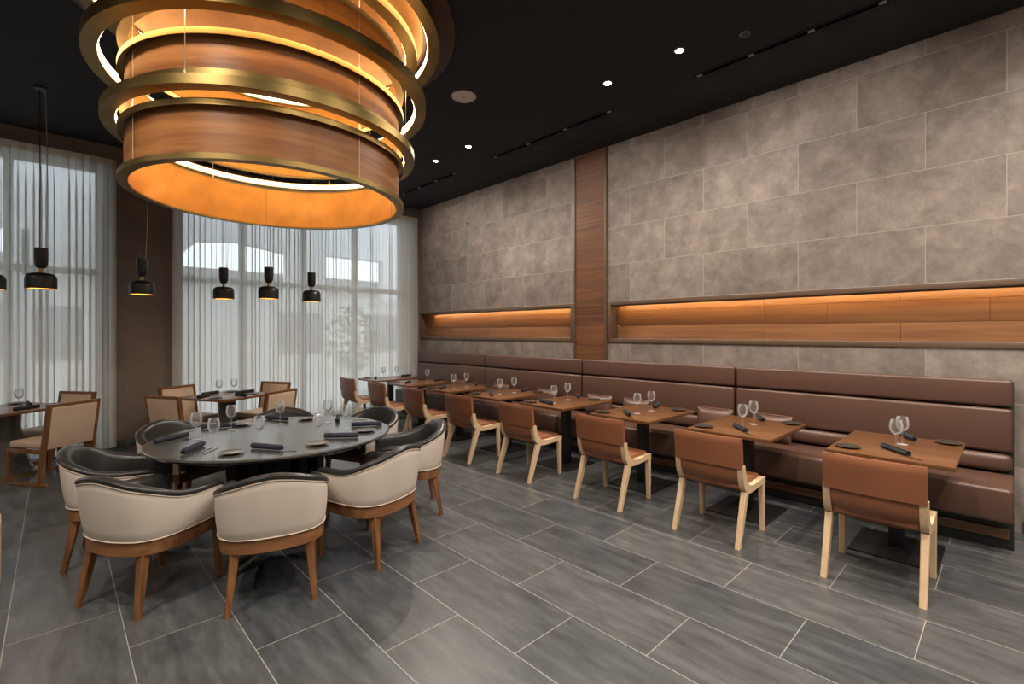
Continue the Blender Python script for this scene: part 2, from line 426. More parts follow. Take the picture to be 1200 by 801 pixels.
shrub('leafy_shrub', 'leafy shrub outside, faintly seen behind the right curtain', 5.9, 12.6, 2.3, 3)

# ------------------------------------------------------------------ curtains
def curtain(name, label, xa, xb, seed, pitch=.135, depth=.029):
    r = random.Random(seed); yc, zt, zb = FY - .09, 3.965, .012
    t = thing(name, label, 'curtain', ((xa + xb) / 2, yc, zb), 0, 'floor length sheer curtains on the window wall')
    xs, ph = [], 0.0
    n = int((xb - xa) / pitch * 12); base = []
    amp, jit = 1.0, 1.0
    for i in range(n + 1):
        u = i / n; x = xa + (xb - xa) * u
        if i % 12 == 0: amp, jit = r.uniform(.45, 1.0), r.uniform(.8, 1.25)
        ph += 2 * PI / 12 * jit
        lim = min(1, (i + 1) / 12, (n - i + 1) / 12)
        base.append((x, ph, amp * lim))
    def sheet(z0, z1, rows, full, taper=True):
        b = bm_new(); rings = []
        for k in range(rows + 1):
            z = z0 + (z1 - z0) * k / rows; f = min(1.0, max(0.35, (zt - z) / .45)) if taper else .35
            rings.append([Vector((x + .030 * a * f * math.sin(2 * p + .4) * full - (xa + xb) / 2,
                                  depth * a * f * math.sin(p + .25 * math.sin(z * 1.1 + p * .07)), z - zb)) for x, p, a in base])
        loft(b, rings, closed_ring=False, caps=False)
        return b
    obj('voile', sheet(zb, zt - .005, 14, 1.0), 'sheer', t, angle=180)
    tp = bm_new(); rings = []
    for z in (zt - .10, zt):
        rings.append([Vector((x - (xa + xb) / 2, depth * a * .35 * math.sin(p) - .003, z - zb)) for x, p, a in base])
    loft(tp, rings, closed_ring=False, caps=False)
    obj('heading_tape', tp, 'tape', t, angle=180)
    hb = bm_new(); rings = []
    for z in (zb, zb + .09):
        rings.append([Vector((x + .030 * a * math.sin(2 * p + .4) - (xa + xb) / 2, depth * a * math.sin(p + .25 * math.sin(z * 1.1 + p * .07)) - .003, z - zb)) for x, p, a in base])
    loft(hb, rings, closed_ring=False, caps=False)
    obj('hem', hb, 'sheer', t, angle=180)
curtain('sheer_curtain', 'long sheer pale curtain to the left of the dark pier', -3.4, .61, 11)
curtain('sheer_curtain', 'wide sheer pale curtain between the dark pier and the tiled wall', 1.235, 5.44, 23)

# ------------------------------------------------------------------ ceiling fittings
def downlight(i, x, y, label):
    t = thing('recessed_downlight', label, 'ceiling light', (x, y, CZ), 0, 'recessed ceiling downlights')
    b = bm_new(); lathe(b, [(.034, -.002), (.040, -.005), (.049, -.004), (.051, 0)], 24); obj('trim_ring', b, 'grey_metal', t)
    b = bm_new(); lathe(b, [(0, -.004), (.034, -.004), (.034, -.001), (0, -.001)], 24); obj('lens', b, 'downlight', t)
    ld = bpy.data.lights.new('downlight_lamp', 'SPOT'); ld.energy = 118; ld.color = (1.0, .89, .765); ld.spot_size = math.radians(162); ld.spot_blend = 1.0; ld.shadow_soft_size = .04
    lo = bpy.data.objects.new('downlight_lamp', ld); COL.objects.link(lo); lo.parent = t; lo.location = (0, 0, -.02)
    return t
names = ['recessed downlight highest in view, nearest the camera', 'second recessed downlight from the camera, by a ceiling slot',
         'third recessed downlight from the camera, beyond the white speaker', 'farthest visible recessed downlight, towards the window wall']
for i, (x, y) in enumerate([(4.14, 2.11), (4.14, 2.90), (4.15, 5.22), (4.14, 6.0)]): downlight(i, x, y, names[i])

def slot(label, ya, yb, x=4.68):
    t = thing('linear_ceiling_slot', label, 'air vent', (x, (ya + yb) / 2, CZ), 0, 'linear slots in the black ceiling')
    h = (yb - ya) / 2
    b = bm_new()
    box(b, -.035, -.022, -h, h, -.008, 0); box(b, .022, .035, -h, h, -.008, 0); box(b, -.035, .035, -h - .015, -h, -.008, 0); box(b, -.035, .035, h, h + .015, -.008, 0)
    obj('frame', b, 'ceiling', t)
    b = bm_new(); box(b, -.022, .022, -h, h, -.003, 0); obj('slot_recess', b, 'slot_black', t)
    for k in range(4):
        b = bm_new(); y = -h + .04 + (2 * h - .08) * k / 3; box(b, -.02, .02, y - .025, y + .025, -.006, -.003); obj('lamp_head', b, 'grey_metal', t)
        ld = bpy.data.lights.new('slot_lamp', 'SPOT'); ld.energy = 9; ld.color = (1.0, .89, .77); ld.spot_size = math.radians(160); ld.spot_blend = 1.0; ld.shadow_soft_size = .05
        lo = bpy.data.objects.new('slot_lamp', ld); COL.objects.link(lo); lo.parent = t; lo.location = (.0, y, -.03); lo.rotation_euler = (0, -math.radians(28), 0)
slot('black linear ceiling slot nearest the camera, above the near banquette', .66, 2.21)
slot('black linear ceiling slot in the middle, in front of the wood post', 3.22, 5.29)
slot('black linear ceiling slot farthest away, by the window wall', 6.22, 7.86)
slot('black linear ceiling slot past the near end of the banquette, out of view', -2.4, -.4)
t = thing('ceiling_speaker', 'round white speaker grille set in the black ceiling', 'speaker', (3.235, 4.15, CZ))
b = bm_new(); lathe(b, [(0, -.010), (.105, -.010), (.112, -.008)], 36); obj('grille', b, 'white_grille', t)
b = bm_new(); lathe(b, [(.112, -.011), (.130, -.010), (.135, -.002), (.135, 0)], 36); obj('bezel', b, 'white_grille', t)
b = bm_new(); box(b, -.014, .014, -.008, .008, -.012, -.010); obj('badge', b, 'grey_metal', t)
def sprinkler(label, loc, ax):
    t = thing('sprinkler_cap', label, 'sprinkler', loc)
    b = bm_new(); lathe(b, [(0, -.006), (.036, -.006), (.04, 0)], 24); o = obj('cap', b, 'black_metal', t)
    b = bm_new(); lathe(b, [(.036, -.007), (.041, -.007), (.043, 0)], 24); obj('ring', b, 'grey_metal', t)
    if ax: t.rotation_euler = (0, PI / 2, 0)   # on the wall, facing the room
sprinkler('small dark sprinkler cap in the ceiling between downlight and slot', (4.32, 1.60, CZ), False)

sprinkler('small round sprinkler cap high on the tiled wall at the far end', (W, 7.0, 3.62), True)
# niche lights
for nm, lab, ya, yb in (('niche_light', 'amber light strip under the top of the long near wall niche', RN[0] + .05, RN[1] - .05),
                        ('niche_light', 'amber light strip under the top of the far wall niche', LN[0] + .05, LN[1] - .25)):
    t = thing(nm, lab, 'strip light', (W + .05, (ya + yb) / 2, NZ1), 0, 'strip lights in the wall niches')
    h = (yb - ya) / 2
    b = bm_new(); box(b, -.012, .012, -h, h, -.012, 0); obj('channel', b, 'trim_wood', t)
    b = bm_new(); box(b, .012, .016, -h, h, -.010, -.001); obj('diffuser', b, 'niche_led', t)

# ------------------------------------------------------------------ chandelier
CX, CY = 1.325, 4.208
t = thing('ring_chandelier', 'large tiered chandelier of walnut drums and glowing brass rings', 'chandelier', (CX, CY, CZ))
SEG = 128
def ring_band(bm, ri, ro, z0, z1):
    lathe(bm, [(ri, z0), (ro, z0), (ro, z1), (ri, z1)], SEG, closed=True)
def drum(r, z0, z1, seams):
    z0, z1 = z0 - CZ, z1 - CZ
    b = bm_new(); ring_band(b, r - .008, r, z0 + .004, z1 - .004)
    d = obj('drum', b, 'veneer', t)
    b = bm_new(); ring_band(b, r - .014, r - .0082, z0 + .003, z1 - .003); obj('gold_lining', b, 'gold_leaf', d)
    b = bm_new(); ring_band(b, r - .02, r + .042, z0, z0 + .012); ring_band(b, r + .0345, r + .042, z0 + .012, z0 + .036); obj('lower_flange', b, 'brass', d)
    b = bm_new(); ring_band(b, r - .016, r + .042, z1 - .012, z1); ring_band(b, r + .0345, r + .042, z1 - .04, z1 - .012); obj('upper_flange', b, 'brass', d)
    for a in seams:
        b = bm_new(); box(b, r - .001, r + .0035, -.006, .006, z0 + .01, z1 - .01, .001, 1, Matrix.Rotation(a, 4, 'Z')); obj('seam_strip', b, 'veneer', d)
        b = bm_new(); box(b, r - .0165, r - .0135, -.002, .002, z0 + .013, z1 - .013, 0, 1, Matrix.Rotation(a - .12, 4, 'Z')); obj('lining_joint', b, 'brass', d)
def lit_ring(ro, wd, z0, z1):
    z0, z1 = z0 - CZ, z1 - CZ
    b = bm_new(); ring_band(b, ro - wd, ro, z0, z1); d = obj('light_ring', b, 'brass', t)
    b = bm_new(); ring_band(b, ro - wd - .006, ro - wd - .0005, z0 + .012, z1 - .012); obj('led_strip', b, 'led', d)
sm = [math.radians(a) for a in (-95, -5, 85, 175)]
drum(.982, 2.660, 3.033, sm)
lit_ring(1.117, .085, 3.072, 3.134)
drum(.982, 3.180, 3.468, [a + .25 for a in sm])
lit_ring(1.214, .09, 3.505, 3.588)
drum(.982, 3.640, 3.905, [a + .1 for a in sm])
lit_ring(1.142, .095, 3.945, 4.005)
lit_ring(1.335, .10, 4.05, 4.115)
b = bm_new(); lathe(b, [(0, -.03), (1.455, -.03), (1.468, -.022), (1.468, -.002), (0, -.002)], SEG); obj('ceiling_plate', b, 'canopy', t)
b = bm_new(); lathe(b, [(0, -.036), (1.18, -.036), (1.19, -.030), (0, -.030)], SEG); obj('bronze_soffit', b, 'soffit_bronze', t)
for k in range(12):
    a = math.radians(15 + 30 * k)
    r, zb = ((.995, 2.69), (1.075, 3.10), (1.17, 3.55))[k % 3]
    b = bm_new(); tube(b, [(r * math.cos(a), r * math.sin(a), -.03), (r * math.cos(a), r * math.sin(a), zb - CZ)], .0022, 6)
    for z in (3.045, 3.48) if r < 1 else (3.145,) if r < 1.1 else (3.6,):
        c = (r * math.cos(a), r * math.sin(a)); lathe(b, [(.0023, z - CZ - .006), (.008, z - CZ - .006), (.008, z - CZ + .012), (.0045, z - CZ + .03), (.0023, z - CZ + .03)], 8, c[0], c[1])
    obj('suspension_wire', b, 'wire', t)

# ------------------------------------------------------------------ pendants
t0 = thing('pendant_lamp', '', 'pendant lamp', (0, 0, CZ), 0, 'black two-part pendant lamps by the windows')
D = 2.05 - CZ
b = bm_new(); lathe(b, [(0, -.025), (.055, -.025), (.06, -.018), (.06, 0)], 28); obj('ceiling_cup', b, 'black_metal', t0)
b = bm_new(); tube(b, [(-.012, 0, -.02), (-.012, 0, D + .42)], .0042, 8); obj('rod', b, 'black_metal', t0)
b = bm_new(); tube(b, [(.045, 0, -.02), (.050, .01, -.5), (.062, .01, -1.0), (.066, 0, -1.35), (.046, 0, D + .45), (.040, 0, D + .42)], .003, 6); obj('cord', b, 'wire', t0)
b = bm_new(); lathe(b, [(0, D + .43), (.056, D + .43), (.056, D + .30), (.052, D + .255), (.038, D + .222), (.018, D + .215), (0, D + .215)], 32); obj('socket_cup', b, 'black_metal', t0)
b = bm_new(); lathe(b, [(.015, D + .222), (.018, D + .21), (.018, D + .175), (.02, D + .166)], 20); obj('neck', b, 'brass', t0)
b = bm_new(); lathe(b, [(0, D + .168), (.075, D + .167), (.105, D + .155), (.122, D + .13), (.127, D + .10), (.127, D), (.123, D), (.123, D + .10), (.115, D + .13), (.07, D + .16), (0, D + .161)], 40)
sh = obj('shade', b, 'black_metal', t0)
b = bm_new(); lathe(b, [(.1225, D + .006), (.1225, D + .09), (.112, D + .126), (.07, D + .155)], 40); obj('brass_lining', b, 'gold_leaf', sh)
b = bm_new(); lathe(b, [(0, D + .02), (.09, D + .02), (.098, D + .03), (.09, D + .04), (0, D + .04)], 32); obj('diffuser', b, 'lamp_glow', sh)
PK = Kind(t0)
pend = [(-.51, 7.54, 'black pendant lamp cut off by the left edge of the view'),
        (-.11, 7.08, 'black pendant lamp before the left curtain, largest in view'),
        (.757, 7.29, 'black pendant lamp hanging in front of the dark pier'),
        (1.67, 7.48, 'black pendant lamp before the right curtain, nearest the dark pier'),
        (2.10, 7.00, 'black pendant lamp in the middle of the three before the right curtain'),
        (2.75, 7.19, 'black pendant lamp before the right curtain, nearest the banquette')]
for i, (x, y, lab) in enumerate(pend): PK.put((x, y, CZ), math.radians(-44), lab)

# ------------------------------------------------------------------ banquette
bq = thing('banquette_bench', '', 'banquette', (0, 0, 0), 0, 'upholstered bench sections along the tiled wall')
LB = 1.055                                   # half the length of one section
def pad(x0, x1, z0, z1, bev, h=LB - .006): 
    b = bm_new(); box(b, x0, x1, -h, h, z0, z1, bev, 4); return b
b = bm_new(); box(b, 5.485, W - .034, -LB, LB, 0, 1.198, .004); obj('backing_board', b, 'black_base', bq)
obj('upper_back_panel', pad(5.405, 5.486, 1.000, 1.212, .022), 'bench', bq)
obj('lower_back_panel', pad(5.395, 5.486, .642, .986, .024), 'bench', bq)
obj('lumbar_roll', pad(5.375, 5.486, .488, .628, .045), 'bench', bq)
obj('seat', pad(4.87, 5.484, .225, .474, .028, LB - .002), 'bench', bq)
b = bm_new(); box(b, 5.035, 5.484, -LB, LB, 0, .226, .004); obj('plinth', b, 'black_base', bq)
b = bm_new(); box(b, 5.000, 5.034, -LB + .02, LB - .06, .085, .155, .005); obj('front_rail', b, 'table_wood', bq)  # darker table wood puts the shade under the seat into the colour
BK = Kind(bq)
blab = ['brown leather banquette section at the near right end', 'brown leather banquette section second from the near end, before the long niche',
        'brown leather banquette section third from the near end, below the wood post', 'brown leather banquette section at the far end by the curtain']
for k in range(4): BK.put((0, 1.045 + 2.122 * k, 0), 0, blab[k])

# ------------------------------------------------------------------ banquette tables
bt = thing('banquette_table', '', 'table', (0, 0, 0), 0, 'square pedestal tables along the banquette')
b = bm_new(); box(b, -.47, .47, -.345, .345, .722, .750, .003); obj('tabletop', b, 'table_wood', bt)
b = bm_new(); box(b, -.30, .30, -.20, .20, .708, .722, .002); obj('mounting_plate', b, 'black_metal', bt)
b = bm_new(); box(b, -.05, .05, -.045, .045, .012, .709, .004); obj('column', b, 'black_metal', bt)
b = bm_new(); box(b, -.29, .25, -.25, .25, 0, .013, .004); obj('base_plate', b, 'black_metal', bt)
TK = Kind(bt)
ordn = ['nearest', 'second', 'third', 'fourth', 'fifth', 'sixth', 'seventh', 'eighth']
def tphr(k): return 'the near end banquette table' if k == 0 else 'the far end banquette table' if k == 7 else 'the %s banquette table from the near end' % ordn[k]
TY = [.588 + 1.057 * k for k in range(8)]
for k, y in enumerate(TY):
    TK.put((4.50, y, 0), 0, 'wood topped pedestal table at the near end of the banquette' if k == 0 else
           'wood topped pedestal table at the far end of the banquette by the curtain' if k == 7 else
           'wood topped pedestal table, %s from the near end of the banquette' % ordn[k])

# ------------------------------------------------------------------ cognac dining chairs
dc = thing('dining_chair', '', 'chair', (0, 0, 0), 0, 'cognac leather chairs with pale oak frames')
def side_profile():
    inner = spline([(.262, 0, .428), (.08, 0, .419), (-.02, 0, .421), (-.085, 0, .446), (-.132, 0, .502), (-.158, 0, .596)], 22)
    outer = spline([(-.206, 0, .596), (-.192, 0, .50), (-.163, 0, .424), (-.110, 0, .382), (-.04, 0, .368), (.08, 0, .372), (.262, 0, .384)], 22)
    return [(p.x, p.z) for p in inner] + [(p.x, p.z) for p in outer]
for s in (-1, 1):
    b = bm_new(); prism(b, side_profile(), 'y', s * .224, s * .266); obj('side_frame', b, 'oak_rail', dc, 30)
for s in (-1, 1):
    b = bm_new(); taper_leg(b, (.236, s * .245, .386), (.246, s * .247, 0), (.050, .042), (.034, .034)); obj('leg', b, 'oak', dc)
    b = bm_new(); taper_leg(b, (-.108, s * .245, .390), (-.248, s * .247, 0), (.066, .042), (.042, .036)); obj('leg', b, 'oak', dc)
def back_sheet(bm, z0, z1, hw, x_of_z, th, sag, n=10, m=14, curve=.018):
    """leather back: rows in z, bowed across the width, rounded edges"""
    rings = []
    for i in range(m + 1):
        u = i / m; y = hw * (2 * u - 1); e = min(1, 4 * min(u, 1 - u) + .25) ** .5
        zb = z0 - sag * (1 - (2 * u - 1) ** 2)
        cv = -curve * (1 - (2 * u - 1) ** 2)
        outer, inner = [], []
        for k in range(n + 1):
            z = zb + (z1 - zb) * k / n; v = 1.0
            if k == n: v = .35
            elif k == n - 1: v = .9
            xx = x_of_z(z) + cv
            outer.append(Vector((xx - th * .5 * v * (.6 + .4 * e), y, z + (0.006 if k == n else 0))))
            inner.append(Vector((xx + th * .5 * v * (.6 + .4 * e), y, z + (0.006 if k == n else 0))))
        rings.append(outer + inner[::-1])
    loft(bm, rings)
xz = lambda z: -.178 - .10 * max(0, z - .42) - (.0 if z > .44 else -1.2 * (.44 - z))
b = bm_new(); back_sheet(b, .578, .800, .262, xz, .046, .0); 
backrest = obj('backrest', b, 'cognac', dc, 50)
b = bm_new(); back_sheet(b, .376, .592, .2225, lambda z: -.178 - .08 * max(0, z - .5) + (0 if z > .51 else 2.5 * (.51 - z) ** 1.5), .034, .014)
obj('lower_back_leather', b, 'cognac', dc, 50)
b = bm_new(); box(b, -.150, .258, -.2225, .2225, .400, .450, .016, 3); obj('seat', b, 'cognac', dc, 50)
b = bm_new(); box(b, -.05, .25, -.224, .224, .374, .402, .004); obj('seat_underframe', b, 'oak_rail', dc)
DK = Kind(dc)
CYs = [.602, 1.640, 2.660, 3.780, 4.812, 5.87, 6.93, 7.98]
for k, y in enumerate(CYs):
    DK.put((3.875, y, 0), math.radians([0, 0, .5, 0, 1, -1, 0, 1][k]), 'cognac leather chair with pale oak legs at ' + tphr(k))
DK.put((-.541, 4.66, 0), math.radians(-84), 'pale oak chair leg poking in at the left edge of the view')

# ------------------------------------------------------------------ cushions on the bench
cu = thing('leather_cushion', '', 'cushion', (0, 0, 0), 0, 'loose leather cushions on the banquette')
b = bm_new(); rings = []
for i in range(13):
    u = -1 + i / 6.0; y = .19 * u; w = (1 - abs(u) ** 2.6) ** .5 if abs(u) < 1 else 0
    hz = .135 * (1 - .08 * (1 - u * u)) ; th = .008 + .055 * w
    ring = []
    for k in range(20):
        a = 2 * PI * k / 20; c, s = math.cos(a), math.sin(a)
        ring.append(Vector((th * math.copysign(abs(c) ** .8, c) * (1 - abs(s) ** 4 * .8), y, hz * math.copysign(abs(s) ** .55, s))))
    rings.append(ring)
loft(b, rings); bmesh.ops.rotate(b, verts=b.verts, matrix=Matrix.Rotation(.16, 3, 'Y')); bmesh.ops.translate(b, verts=b.verts, vec=(0, 0, .139))
cov = obj('cover', b, 'bench', cu, 60)
b = bm_new(); e = [(0, .19 * c, .135 * s) for c, s in [(-1, -1), (-1, 1), (1, 1), (1, -1), (-1, -1)]]
tube(b, e, .004, 6); bmesh.ops.rotate(b, verts=b.verts, matrix=Matrix.Rotation(.16, 3, 'Y')); bmesh.ops.translate(b, verts=b.verts, vec=(0, 0, .139)); obj('piping', b, 'cognac', cov)
CK = Kind(cu)
for y, r, lab in [(2.28, 3, 'brown leather cushion on the bench between second and third tables'),
                  (1.70, -4, 'brown leather cushion behind the second banquette table from the near end'),
                  (3.84, 5, 'brown leather cushion behind the fourth banquette table from the near end'),
                  (3.28, -3, 'brown leather cushion on the bench between third and fourth tables'),
                  (4.78, 4, 'brown leather cushion behind the fifth banquette table from the near end'),
                  (5.80, -3, 'brown leather cushion behind the sixth banquette table from the near end'),
                  (6.95, 3, 'brown leather cushion behind the seventh banquette table from the near end')]:
    CK.put((5.285, y, .476), math.radians(r), lab)

# ------------------------------------------------------------------ tableware kinds
wg = thing('wine_glass', '', 'wine glass', (0, 0, 0), 0, 'stemmed wine glasses set on the tables')
b = bm_new(); lathe(b, [(.0045, .098), (.016, .103), (.030, .116), (.0385, .136), (.041, .156), (.0385, .180), (.033, .207), (.0318, .208), (.0372, .180), (.0397, .156), (.0372, .137), (.029, .118), (.015, .106), (0, .104)], 28)
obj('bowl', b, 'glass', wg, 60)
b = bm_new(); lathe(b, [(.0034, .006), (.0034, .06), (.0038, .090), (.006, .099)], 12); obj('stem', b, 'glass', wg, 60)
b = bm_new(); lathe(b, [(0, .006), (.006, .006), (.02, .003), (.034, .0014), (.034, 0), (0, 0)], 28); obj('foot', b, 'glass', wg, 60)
GK = Kind(wg)

def roll(name, mat, length, rad):
    t = thing(name, '', 'napkin', (0, 0, 0), 0, 'rolled dark cloth napkins')
    b = bm_new(); rings = []; n = 40
    for e in (-1, -.9, -.3, .3, .9, 1):
        rr = []; k = 1.0 if abs(e) < .95 else .96
        out, inn = [], []
        for i in range(n + 1):
            a = 2 * PI * 2.2 * i / n; r = rad * (1 - .62 * i / n) * k
            out.append(Vector((e * length / 2, r * math.cos(a + 1.2), rad + r * math.sin(a + 1.2) * .92)))
            inn.append(Vector((e * length / 2, (r - .0035) * math.cos(a + 1.2), rad + (r - .0035) * math.sin(a + 1.2) * .92)))
        rings.append(out + inn[::-1])
    loft(b, rings); 
    dz = min(v.co.z for v in b.verts); bmesh.ops.translate(b, verts=b.verts, vec=(0, 0, -dz))
    obj('cloth', b, mat, t, 50)
    b = bm_new(); box(b, -.002, .002, -rad * .3, rad * .3, rad * 1.78, rad * 1.86); bm2 = b; obj('folded_edge', bm2, mat, t)
    return Kind(t)
NVK = roll('rolled_napkin', 'navy', .26, .023)
NCK = roll('rolled_napkin', 'charcoal', .25, .023)

def plate(cmat, grp):
    t = thing('side_plate', '', 'plate', (0, 0, 0), 0, grp)
    b = bm_new(); lathe(b, [(0, .0), (.045, 0), (.05, .003), (.075, .011), (.073, .013), (.05, .0065), (0, .006)], 36); obj('dish', b, cmat, t, 50)
    b = bm_new(); lathe(b, [(.0722, .0135), (.0765, .0105), (.081, .0125), (.0815, .0145), (.078, .0155)], 36, closed=True); obj('rim', b, 'plate_rim', t, 50)
    return Kind(t)
PDK = plate('plate_dark', 'dark side plates on the banquette tables'); PLK = plate('plate_sheen', 'side plates on the round table, reflection painted pale')

def fork_mesh():
    b = bm_new()
    box(b, -.10, .045, -.0035, .0035, .002, .0045, .001, 1); box(b, .045, .075, -.011, .011, .002, .004, .001, 1)
    for k in range(4): box(b, .073, .105, -.0105 + k * .0063, -.0080 + k * .0063, .002, .004)
    return b
fk = tag(obj('fork', fork_mesh(), 'steel'), '', 'fork', 'forks laid beside the rolled napkins'); FK = Kind(fk)
b = bm_new(); box(b, -.105, -.01, -.005, .005, 0.001, .006, .0015, 1)
prism(b, [(-.012, -.006), (.085, -.007), (.105, .002), (.09, .008), (-.012, .006)], 'z', .002, .004)
kn = tag(obj('table_knife', b, 'steel'), '', 'knife', 'knives laid beside the rolled napkins'); KK = Kind(kn)
b = bm_new(); box(b, -.045, .045, -.0035, .0035, 0.0005, .0045, .0012, 1); box(b, .03, .048, -.0055, .0055, 0.0, .0035, .0012, 1)
bk_ = tag(obj('butter_knife', b, 'dark_steel'), '', 'knife', 'small dark knives laid beside napkins'); BFK = Kind(bk_)

TZ = .7502
jt = random.Random(5)
spec = {0: dict(g=[(-.10, -.008), (.10, -.018)], n=[(-.235, -.018, 41), (.39, -.015, 26 + 180)], p=[(-.305, .245), (.37, -.258)]),
        1: dict(g=[(-.15, -.015), (.13, -.005)], n=[(-.215, -.015, 41), (.43, .04, 30)], p=[(-.32, .255), (.38, -.245)]),
        2: dict(g=[(-.13, -.012), (.13, -.022)], n=[(-.26, .028, 43), (.41, .075, 20)], p=[(-.35, .265), (.37, -.215)]),
        3: dict(g=[(-.21, .01), (.13, .08)], n=[(-.29, .06, 75), (.42, .15, 40)], p=[(-.36, .255), (.37, -.15)])}
for k, y in enumerate(TY):
    s = spec.get(k)
    if not s:
        j = lambda a: a + jt.uniform(-.02, .02)
        s = dict(g=[(j(-.14), j(0)), (j(.13), j(0.02))], n=[(j(-.27), j(.03), 50 + jt.uniform(-25, 25)), (j(.40), j(.06), 35 + jt.uniform(-20, 20))], p=[(j(-.34), .255), (j(.37), -.23)])
    ph = tphr(k)
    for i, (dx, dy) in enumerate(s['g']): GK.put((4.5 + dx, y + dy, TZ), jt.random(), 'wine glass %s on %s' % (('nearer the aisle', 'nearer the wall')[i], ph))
    for i, (dx, dy, a) in enumerate(s['n']):
        NCK.put((4.5 + dx, y + dy, TZ), math.radians(a), 'black rolled napkin on the %s side of %s' % (('aisle', 'wall')[i], ph))
        if k < 4 and i == 0:
            an = math.radians(a); q = -.195
            BFK.put((4.5 + dx + q * math.cos(an), y + dy + q * math.sin(an), TZ), an + .25, 'small dark knife by the napkin on ' + ph)
    for i, (dx, dy) in enumerate(s['p']): PDK.put((4.5 + dx, y + dy, TZ), 0, 'dark side plate at the %s edge of %s' % (('aisle', 'wall')[i], ph))

# ------------------------------------------------------------------ round table
RX, RY = 1.33, 4.212
rt = thing('round_table', 'large round black wood table under the tiered chandelier', 'table', (RX, RY, 0), math.radians(-21))
b = bm_new(); prof = [(0, .748), (.782, .748), (.786, .750), (.868, .750), (.874, .746), (.876, .738), (.862, .722), (.79, .695), (0, .690)]
lathe(b, prof, 96)
for v in b.verts: v.co.x *= 1.03; v.co.y *= .965
obj('tabletop', b, 'black_wood', rt, 25)
for k in range(12):
    b = bm_new(); box(b, .25, .36, -.035, .035, .05, .692, .006, 1, Matrix.Rotation(2 * PI * k / 12 + .1, 4, 'Z')); obj('pedestal_fin', b, 'black_base', rt)
b = bm_new(); lathe(b, [(0, .0), (.40, 0), (.405, .012), (.40, .05), (.26, .06), (0, .06)], 48); obj('base_disc', b, 'black_base', rt)
b = bm_new(); lathe(b, [(.10, .058), (.10, .692)], 24); obj('centre_post', b, 'black_base', rt)

# barrel armchairs
ac = thing('barrel_armchair', '', 'armchair', (0, 0, 0), 0, 'cream and black armchairs around the round table')
plan = [(.285, .262), (.20, .276), (.06, .290), (-.07, .292), (-.165, .268), (-.232, .205), (-.266, .105), (-.274, 0)]
full = [Vector((x, y, 0)) for x, y in plan] + [Vector((x, -y, 0)) for x, y in plan[-2::-1]]
PATH = spline(full, 72)
def nrm(i):
    d = PATH[min(i + 1, 72)] - PATH[max(i - 1, 0)]; n = Vector((d.y, -d.x, 0)).normalized()
    return n if n.dot(PATH[i] - Vector((.1, 0, 0))) > 0 else -n
def top_z(u):
    pts = [(0, .590), (.025, .616), (.08, .630), (.2, .634), (.32, .642), (.45, .668), (.58, .706), (.72, .742), (.86, .774), (1.0, .788)]
    for (a, za), (c, zc) in zip(pts, pts[1:]):
        if u <= c:
            t = (u - a) / (c - a); i = pts.index((a, za)); m = lambda j: (pts[min(j + 1, 9)][1] - pts[max(j - 1, 0)][1]) / (pts[min(j + 1, 9)][0] - pts[max(j - 1, 0)][0])
            h = c - a; m0, m1 = (m(i), m(i + 1)) if i else ((zc - za) / h, m(1)); m1 = 0 if i + 1 == 9 else m1
            return za * (2 * t ** 3 - 3 * t * t + 1) + h * m0 * (t ** 3 - 2 * t * t + t) + zc * (3 * t * t - 2 * t ** 3) + h * m1 * (t ** 3 - t * t)
    return pts[-1][1]
def flare(u): return .004 + .040 * min(1, max(0, (u - .15) / .6))
def shell(offsets):
    """offsets(u, ztop) -> list of (offset outward, z)"""
    rings = []
    for i in range(73):
        u = 1 - abs(2 * i / 72 - 1); zt = top_z(u); n = nrm(i); fl = flare(u)
        rings.append([PATH[i] + n * (o + fl * max(0, z - .41) / .37) + Vector((0, 0, z)) for o, z in offsets(u, zt)])
    b = bm_new(); loft(b, rings); return b
outer = shell(lambda u, zt: [(-.018, .412), (-.004, .412), (.0, .418)] + [(.006 * math.sin(PI * k / 6), .418 + (zt - .030 - .418) * k / 6) for k in range(1, 6)] + [(.0, zt - .034), (-.004, zt - .030), (-.018, zt - .030)])
os_ = obj('outer_shell', outer, 'cream', ac, 50)
inner = shell(lambda u, zt: [(-.0185, .43), (-.0185, zt - .0295), (.003, zt - .0295), (.0075, zt - .022), (.006, zt - .010), (-.006, zt - .001), (-.026, zt + .002), (-.046, zt - .003), (-.060, zt - .016), (-.066, zt - .04), (-.070, .55), (-.074, .43)])
obj('inner_shell', inner, 'black_leather', ac, 50)
b = bm_new()
pp = [PATH[i] + nrm(i) * .002 + Vector((0, 0, .416)) for i in range(73)]; tube(b, pp, .0035, 6)
pp = [PATH[i] + nrm(i) * (.003 + flare(1 - abs(2 * i / 72 - 1)) * (top_z(1 - abs(2 * i / 72 - 1)) - .445) / .37) + Vector((0, 0, top_z(1 - abs(2 * i / 72 - 1)) - .036)) for i in range(73)]; tube(b, pp, .0032, 6)
obj('piping', b, 'piping', os_)
# seat cushion fills the inside of the shell
b = bm_new(); seatp = [PATH[i] - nrm(i) * .080 for i in range(2, 71)]
seatp = [Vector((.285, .17, 0))] + [Vector((.262, .183, 0))] + seatp[2:-2] + [Vector((.262, -.183, 0)), Vector((.285, -.17, 0))]
cen = Vector((.03, 0, 0)); rings = []
for s, z in ((.97, .412), (1, .425), (1, .462), (.97, .476), (.90, .482), (.5, .486)): rings.append([cen + (p - cen) * s + Vector((0, 0, z)) for p in seatp])
loft(b, rings); obj('seat', b, 'black_leather', ac, 50)
